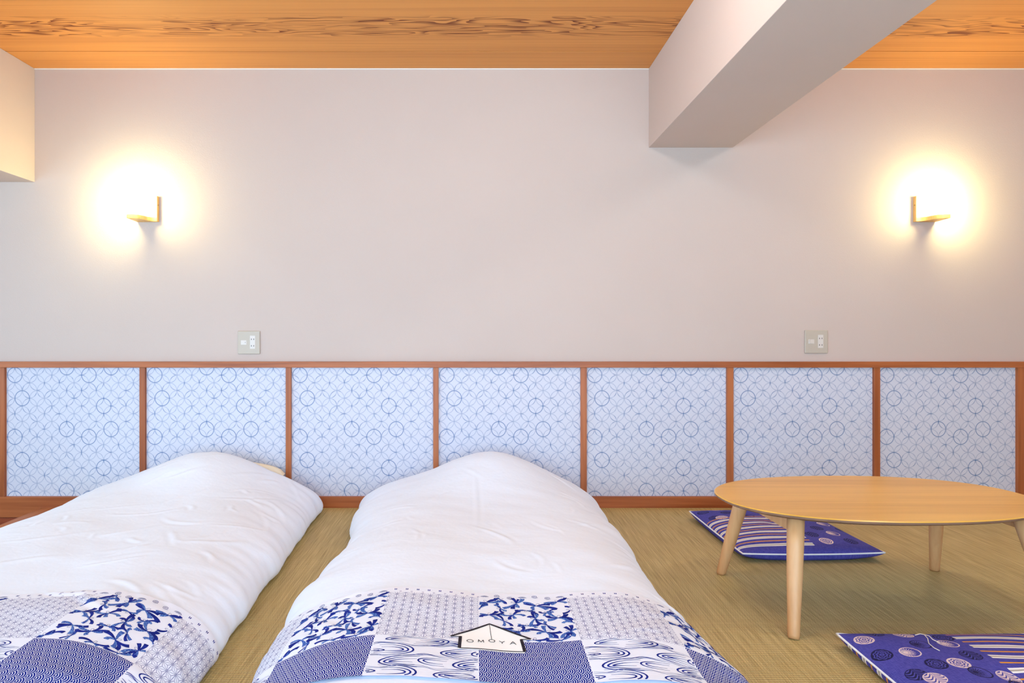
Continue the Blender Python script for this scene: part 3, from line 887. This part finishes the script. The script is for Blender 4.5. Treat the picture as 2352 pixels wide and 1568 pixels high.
# cushion in front of the table
bx, by = 1.325, 1.55
near_dots = []
for cx_, cy_, kind, dark in ((440, 215, 0, 0), (655, 380, 0, 1), (560, 135, 2, 1), (910, 140, 2, 0), (1115, 255, 1, 1), (990, 350, 1, 0), (1385, 168, 0, 1), (1445, 245, 1, 0), (1715, 390, 2, 1),
                             (1305, 488, 0, 1), (1572, 480, 0, 0), (1830, 588, 1, 1), (2170, 618, 2, 0), (1070, 612, 2, 1), (1290, 660, 2, 0), (2330, 720, 0, 1)):
    x, y = loc(1900 + cx_ / 5.2035, 1430 + cy_ / 5.2035, 0.066, bx, by); near_dots.append((x, y, .0255, kind, dark))
near_dots += [(x, y, .0255, q % 3, q % 2) for q, (x, y) in enumerate(((-.20, -.20), (-.09, -.15), (.04, -.20), (.17, -.16), (-.02, -.245), (.22, -.235), (-.13, -.25)))]
M_CU2 = m_cushion('indigo_medallion_cotton_b', near_dots, (0.0, 0.4, -0.10, 0.262))
M_CU2U = m_cushion('indigo_striped_underside_b', [(0.5, 0.5, .02, 0, 0)], (-0.4, 0.4, -0.27, 0.27))
def near_thread(pts):
    out = []
    for a, b, dz in pts:
        x, y = loc(1900 + a / 5.2035, 1430 + b / 5.2035, 0.0665, bx, by); out.append((x, y, dz + .004))
    return out
cushion(bx, by, math.atan2(0.0, 0.55), CW, CD, M_CU2, M_CU2U, 'indigo floor cushion in front of the table with a loose cream thread',
        [near_thread([(1050, 182, .0), (1110, 178, .003), (1160, 195, .006), (1200, 230, .006), (1215, 280, .005), (1280, 320, .003), (1345, 340, .001)]),
         near_thread([(1160, 195, .006), (1220, 210, .007), (1260, 240, .006), (1345, 258, .002)])])

# ------------------------------------------------------------------ wall lamps
def sconce(px_in, side, label):
    """side +1: the plain edge of the shelf lies to the right of the lamp"""
    xi = wx(px_in); sz = wz(510)
    root = empty('wall_lamp', (xi, D, sz)); root['m'] = 0
    del root['m']
    tag(root, label, 'wall lamp', 'wooden globe lamps on the back wall')
    X = lambda a: side * a
    # back board
    bm = bmesh.new(); bm_box(bm, min(0, X(.116)), max(0, X(.116)), -0.024, 0, 0.0, 0.132, 0.0015)
    bb = link('back_board', bm_mesh('back_board', bm), M_OAK, root, world=False)
    # shelf outline in plan: (along the wall, out from the wall)
    def cat(pts, n=8):
        out = []
        for i in range(len(pts) - 1):
            p0, p1, p2, p3 = pts[max(0, i - 1)], pts[i], pts[i + 1], pts[min(len(pts) - 1, i + 2)]
            for k in range(n):
                t = k / n
                out.append(tuple(0.5 * (2 * p1[c] + (p2[c] - p0[c]) * t + (2 * p0[c] - 5 * p1[c] + 4 * p2[c] - p3[c]) * t * t + (3 * p1[c] - p0[c] - 3 * p2[c] + p3[c]) * t ** 3) for c in (0, 1)))
        return out + [pts[-1]]
    pl = cat([(0.001, .024), (.022, .030), (.038, .052), (.043, .080), (.056, .106), (.080, .120), (.104, .124)])
    pl += [(.106, .122), (.108, .09), (.112, .05), (.115, .024)]
    n = len(pl)
    vv = [(X(a), -b, 0.0) for a, b in pl] + [(X(a), -b, 0.020) for a, b in pl]
    ff = [tuple(range(n)), tuple(range(n, 2 * n))[::-1]] + [(k, n + k, n + (k + 1) % n, (k + 1) % n) for k in range(n)]
    bm = bmesh.new(); tmp = mesh('t', vv, ff); bm.from_mesh(tmp); bpy.data.meshes.remove(tmp)
    link('shelf', bm_mesh('shelf', bm), M_OAK, root, world=False)
    bm = bmesh.new()
    bmesh.ops.create_cone(bm, cap_ends=True, segments=12, radius1=.0032, radius2=.0032, depth=.001, matrix=Matrix.Translation((X(-.0004), -0.013, 0.086)) @ Matrix.Rotation(R(90), 4, 'Y'))
    link('screw', bm_mesh('screw', bm), M_SCREW, bb, world=False)
    bm = bmesh.new(); bmesh.ops.create_uvsphere(bm, u_segments=32, v_segments=16, radius=0.066, matrix=Matrix.Translation((X(.098), -0.092, 0.0845)))
    gl = link('glass_globe', bm_mesh('glass_globe', bm, True), M_GLOBE, root, world=False)
    tag(gl, 'glowing white opal glass globe')
    bm = bmesh.new()
    bmesh.ops.create_cone(bm, cap_ends=True, segments=24, radius1=.026, radius2=.024, depth=.010, matrix=Matrix.Translation((X(.088), -0.088, 0.0235)))
    link('globe_holder', bm_mesh('globe_holder', bm), M_FRAME, root, world=False)
    return root
sconce(366, -1, 'lit globe wall lamp on a wooden shelf bracket above the bed beside the wooden edge')
sconce(2097, 1, 'lit globe wall lamp on a wooden bracket between ceiling beam and low table')

# ------------------------------------------------------------------ ceiling lamps either side of the beam (their shadows show on wall and floor)
def ceiling_lamp(x, y, label):
    root = empty('ceiling_lamp', (x, y, ZC)); tag(root, label, 'ceiling lamp', 'globe lamps on the ceiling')
    bm = bmesh.new(); bmesh.ops.create_cone(bm, cap_ends=True, segments=32, radius1=.055, radius2=.065, depth=.03, matrix=Matrix.Translation((0, 0, -.015)))
    link('canopy', bm_mesh('canopy', bm), M_OAK, root, world=False)
    bm = bmesh.new(); bmesh.ops.create_uvsphere(bm, u_segments=32, v_segments=16, radius=.08, matrix=Matrix.Translation((0, 0, -.10)))
    link('glass_globe', bm_mesh('glass_globe', bm, True), M_BULB, root, world=False)
ceiling_lamp(.25, 1.85, 'lit globe lamp on the ceiling on the bed side of the beam')
ceiling_lamp(1.95, 1.75, 'lit globe lamp on the ceiling over the low table')

# ------------------------------------------------------------------ outlets
def outlet(px0, px1, py0, py1, up, label):
    x0, x1, z0, z1 = wx(px0), wx(px1), wz(py1), wz(py0)
    w, h = x1 - x0, z1 - z0
    root = empty('wall_outlet', (x0, D, z0)); tag(root, label, 'outlet', 'switch and socket plates on the back wall')
    def b(nm, a0, a1, c0, c1, y0, y1, mt, par=root, bv=0.0):
        bm = bmesh.new(); bm_box(bm, a0 * w, a1 * w, -y1, -y0, c0 * h, c1 * h, bv); return link(nm, bm_mesh(nm, bm), mt, par, world=False)
    b('plate', 0, 1, 0, 1, 0, .0085, M_PLATE, root, .0035)
    fr = b('switch_frame', .15, .40, .41, .60, .006, .0092, M_INSERT, root, .0003)
    # rocker: a tilted key
    bm = bmesh.new(); bm_box(bm, .19 * w, .385 * w, -.0125, -.006, .43 * h, .585 * h, .0004)
    for v in bm.verts:
        if v.co.y < -.008: v.co.y = -.0100 - (up * (1 - (v.co.x / w - .19) / .195))
    rk = link('rocker', bm_mesh('rocker', bm), M_INSERT, fr, world=False)
    b('mark', .345, .358, .485, .525, .009, .0107, M_SLOT, rk)
    so = b('socket', .56, .79, .235, .80, .006, .0096, M_INSERT, root, .0004)
    for c in (.36, .645):
        for a in (.625, .73): b('slot', a - .012, a + .012, c - .032, c + .032, .009, .00985, M_SLOT, so)
    return root
outlet(547, 598, 760, 813, .0008, 'grey switch and socket plate above the panels between the beds, switch flush')
outlet(1847, 1900, 758, 811, .0055, 'grey switch and socket plate above the low table, rocker switch sticking out')
